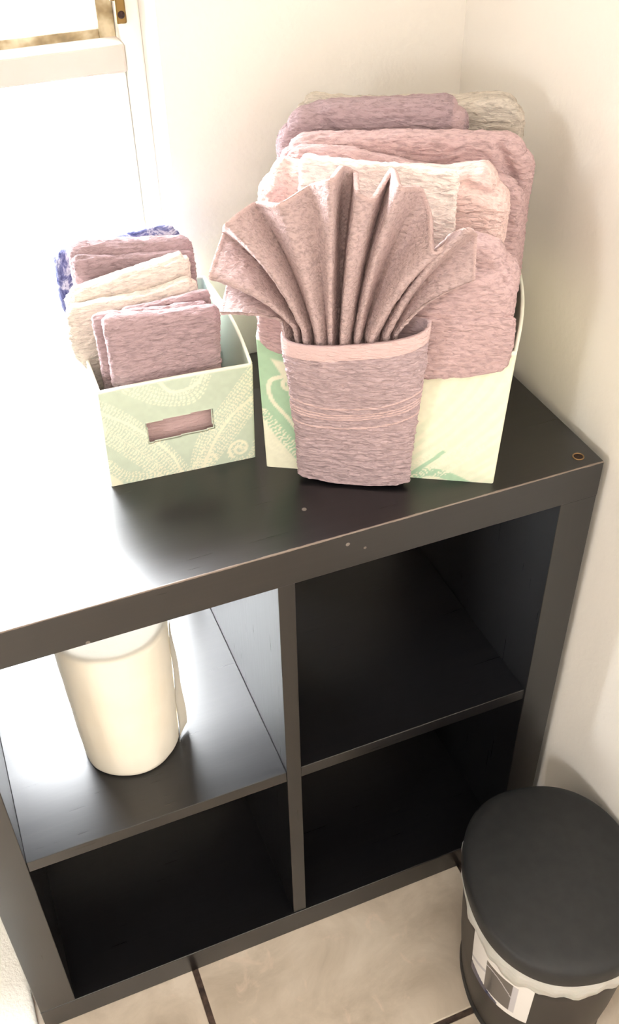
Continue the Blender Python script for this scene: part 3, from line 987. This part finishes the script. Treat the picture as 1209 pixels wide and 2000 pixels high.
# ------------------------------------------------------------------ paper roll in the upper left cube
PAPER = Mat('cream_tissue_paper', rough=0.9, spec=0.1)
_n = PAPER.noise((60, 60, 4), 4, 0.6); _n2 = PAPER.noise((10, 10, 10), 3)
PAPER.color(PAPER.ramp(_n2, [(0.3, lin(247, 238, 220)), (0.7, lin(251, 245, 231))]))
PAPER.bump(_n2, 0.006, 0.4, PAPER.bump(_n, 0.001, 0.4))
CARD = Mat('brown_card', lin(160, 130, 96), 0.9)
def paper_roll():
    r = tag(empty('paper_roll', (0.214, 0.134, 0.4053)), 'cream paper towel roll standing in the upper left cube of the shelf', 'paper roll')
    n, R, H = 160, 0.0615, 0.228
    V = []; prof = []
    for z in np.linspace(0.0, H, 46): prof.append((R, z))
    prof = [(0.020, 0.001), (R - 0.003, 0.0)] + [(R, z) for z in np.linspace(0.003, H - 0.003, 46)] + [(R - 0.003, H)] + [(x, H) for x in np.linspace(R - 0.008, 0.020, 16)]
    P = np.zeros((n, len(prof), 3))
    for i in range(n):
        a = 2 * math.pi * i / n
        for j, (q, z) in enumerate(prof):
            k = 1 + (0.012 * math.sin(2 * a + z * 9) + 0.006 * math.sin(5 * a + z * 25)) * (q > 0.05) + 0.13 * z / H
            if q > 0.05: k += 0.014 * (i / n)          # spiral step of the outer sheet
            zz = z + (0.0002 * math.sin(q * 1500) if z >= H and q < R - 0.004 else 0)
            P[i, j] = (q * k * math.cos(a - 0.35), q * k * math.sin(a - 0.35), zz)
    V = P.reshape(-1, 3)
    V = V + 0.0008 * np.stack([vnoise(V, (40, 40, 20), s, 2) for s in (1, 2, 3)], 1) * np.array([1, 1, 0])
    mesh_np('roll', V, grid_faces(n, len(prof), wrap=True), PAPER, r)
    MB().lathe([(0.0185, 0.001), (0.0185, H + 0.001), (0.0198, H + 0.001), (0.0198, 0.001)], n=40).build('cardboard_core', CARD, r, smooth=True)
    # free end of the outer sheet hanging off the right side
    Vs = []; nu = 14; nv = 30
    for i in range(nu):
        for j in range(nv):
            t = i / (nu - 1); z = 0.004 + (H - 0.012) * j / (nv - 1)
            a = -0.42 + 0.30 * t
            rr = R * (1.024 + 0.13 * z / H) + 0.0012 + 0.010 * t ** 2 * (0.5 + 0.5 * math.cos(3 * z / H)) + 0.0008 * math.sin(60 * z)
            Vs.append((rr * math.cos(a), rr * math.sin(a), z + 0.004 * t * t))
    f = grid_faces(nu, nv); Vs = np.array(Vs); N = vnormals(Vs, f)
    V = np.vstack([Vs, Vs + N * 0.0006])
    mesh_np('loose_sheet', V, np.vstack([f[:, ::-1], f + len(Vs)]), PAPER, r)
paper_roll()

# ------------------------------------------------------------------ pedal bin
LIDM = Mat('charcoal_matte_plastic', lin(46, 46, 47), 0.5, 0.4)
_n = LIDM.noise((60, 60, 60), 4); LIDM.color(LIDM.ramp(_n, [(0.3, lin(32, 33, 35)), (0.8, lin(41, 42, 43))]))
_s = LIDM.noise((9, 60, 9), 3, rot=(0, 0, -0.9)); LIDM.bump(_s, 0.0005, 0.3)
BODYM = Mat('brown_black_plastic', lin(52, 46, 43), 0.45, 0.4)
_n = BODYM.noise((30, 30, 8), 3); BODYM.color(BODYM.ramp(_n, [(0.3, lin(38, 34, 32)), (0.8, lin(48, 43, 40))]))
BAG = Mat('white_bin_liner', lin(190, 189, 184), 0.45, 0.4)
BAG.b.inputs['Subsurface Weight'].default_value = 0.1
_n = BAG.noise((18, 18, 70), 4, 0.6, dist=0.8); BAG.bump(_n, 0.003, 0.8)
STICK = Mat('glossy_printed_sticker', rough=0.22, spec=0.6)
STICK.link(STICK.attr('print').outputs['Color'], STICK.b.inputs['Base Color'])
def bin_():
    cx, cy, rz = 0.680, -0.199, -0.25
    b = tag(empty('waste_bin', (cx, cy, 0.0), rz), 'dark oval waste bin with charcoal lid and white liner beside the shelf', 'bin')
    n = 144
    def oval(rx, ry, a, e=2.25):
        c, s = math.cos(a), math.sin(a)
        return rx * math.copysign(abs(c) ** (2 / e), c), ry * math.copysign(abs(s) ** (2 / e), s)
    def loft(prof, wob=None):
        """prof: (rx, ry, z)"""
        P = np.zeros((n, len(prof), 3))
        for i in range(n):
            a = 2 * math.pi * i / n
            for j, (rx, ry, z) in enumerate(prof):
                x, y = oval(rx, ry, a)
                if wob: x, y, z2 = wob(x, y, z, a, j)
                else: z2 = z
                P[i, j] = (x, y, z2)
        return P.reshape(-1, 3), grid_faces(n, len(prof), wrap=True)
    RX, RY = 0.116, 0.134
    V, F = loft([(0.001, 0.001, 0.004), (0.094, 0.110, 0.004), (0.096, 0.112, 0.008), (0.104, 0.121, 0.10), (0.109, 0.127, 0.20), (0.1115, 0.1295, 0.262),
                 (0.1095, 0.1275, 0.262), (0.106, 0.124, 0.20), (0.094, 0.110, 0.012), (0.001, 0.001, 0.010)])
    mesh_np('bin_body', V, F, BODYM, b)
    V, F = loft([(0.001, 0.001, 0.0), (0.098, 0.114, 0.0), (0.099, 0.115, 0.006), (0.097, 0.113, 0.0145)]); mesh_np('base_ring', V, F, LIDM, b)
    L = [(RX - 0.003, RY - 0.003, 0.260), (RX, RY + 0.001, 0.260), (RX + 0.001, RY + 0.002, 0.262), (RX + 0.0005, RY + 0.0005, 0.284), (RX - 0.002, RY - 0.002, 0.2885), (RX - 0.006, RY - 0.006, 0.2905)]
    for k in np.linspace(0.90, 0.0, 14):
        L.append((RX * k, RY * k, 0.2905 + 0.011 * (1 - k ** 2)))
    V, F = loft(L); mesh_np('lid', V, F, LIDM, b)
    # liner folded over the rim
    rr = random.Random(5); ph = [rr.uniform(0, 6.28) for _ in range(8)]
    def wob(x, y, z, a, j):
        k = (0, 0.2, 0.6, 0.9, 1, 1, 0.8)[j]
        w = 0.0011 * math.sin(9 * a + ph[0]) + 0.0013 * math.sin(17 * a + ph[1] + j) + 0.0009 * math.sin(31 * a + ph[2] - j * 0.6)
        g = 1 + (w * k + 0.0006) / 0.12 - 0.016 * max(0, -math.cos(a)) ** 3 * (k > 0.5)
        dz = k * (0.0035 * math.sin(2 * a + 2.6) + 0.0025 * math.sin(5 * a + ph[4]))
        return x * g, y * g, z + dz
    V, F = loft([(0.1085, 0.1265, 0.258), (0.1105, 0.1285, 0.2645), (0.1135, 0.1315, 0.2640), (0.1165, 0.1345, 0.256), (0.1165, 0.1350, 0.243), (0.1150, 0.1335, 0.228), (0.1130, 0.1310, 0.2255)], wob)
    mesh_np('bin_liner', V, F, BAG, b)
    # sticker on the front left of the body
    a0, a1 = math.radians(190), math.radians(243)
    nu, nv = 90, 100; Vs = []; C = []
    W_ = np.array(lin(226, 224, 222)[:3]); G_ = np.array(lin(84, 80, 78)[:3]); N_ = np.array(lin(40, 48, 84)[:3]); R_ = np.array(lin(226, 170, 164)[:3]); S_ = np.array(lin(186, 184, 190)[:3])
    for i in range(nu):
        t = i / (nu - 1); a = a0 + (a1 - a0) * t
        for j in range(nv):
            v = j / (nv - 1); z = 0.115 + 0.125 * v
            k = (z - 0.10) / 0.162
            x, y = oval(0.104 + 0.0075 * k + 0.0009, 0.121 + 0.0085 * k + 0.0009, a)
            Vs.append((x, y, z))
            c = W_
            if 0.30 < t < 0.80 and 0.10 < v < 0.70: c = G_
            if 0.72 < t < 0.80 and 0.10 < v < 0.70: c = S_
            if 0.05 < t < 0.45 and 0.86 < v < 0.95: c = R_
            if 0.965 < v < 0.985: c = N_
            if t < 0.30 and 0.25 + 0.5 * t < v < 0.31 + 0.5 * t: c = S_
            if t < 0.55 and v < 0.18 - 0.25 * t: c = N_
            if abs(v - (0.62 - 0.5 * (t - 0.4) ** 2 * 4)) < 0.01 and 0.3 < t < 0.8: c = S_
            C.append(c)
    f = grid_faces(nu, nv); mesh_np('sticker', Vs, f, STICK, b, attrs={'print': np.array(C)})['label'] = 'white sticker with dark panel and navy edge'
    # pedal
    MB().box(-0.022, 0.022, -0.148, -0.105, 0.006, 0.014, 0.003).build('pedal', LIDM, b)
bin_()

# ------------------------------------------------------------------ added white sheet in place of glare on the floor left of the shelf
GLAREM = Mat('white_glare_sheet', lin(250, 248, 242), 0.95, 0.1); GLAREM.bump(GLAREM.noise((220, 220, 220), 3), 0.002, 0.8)
def floor_glare_sheet():
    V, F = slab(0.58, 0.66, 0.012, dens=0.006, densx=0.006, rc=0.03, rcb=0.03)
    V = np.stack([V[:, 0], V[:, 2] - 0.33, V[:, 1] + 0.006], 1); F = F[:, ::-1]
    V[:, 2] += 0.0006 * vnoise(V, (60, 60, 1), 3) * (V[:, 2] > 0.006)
    o = mesh_np('floor_glare_sheet', V, F, GLAREM)
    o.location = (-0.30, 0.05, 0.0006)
    tag(o, 'added white sheet standing in for floor glare at the left side of the black shelf', 'mat')
floor_glare_sheet()
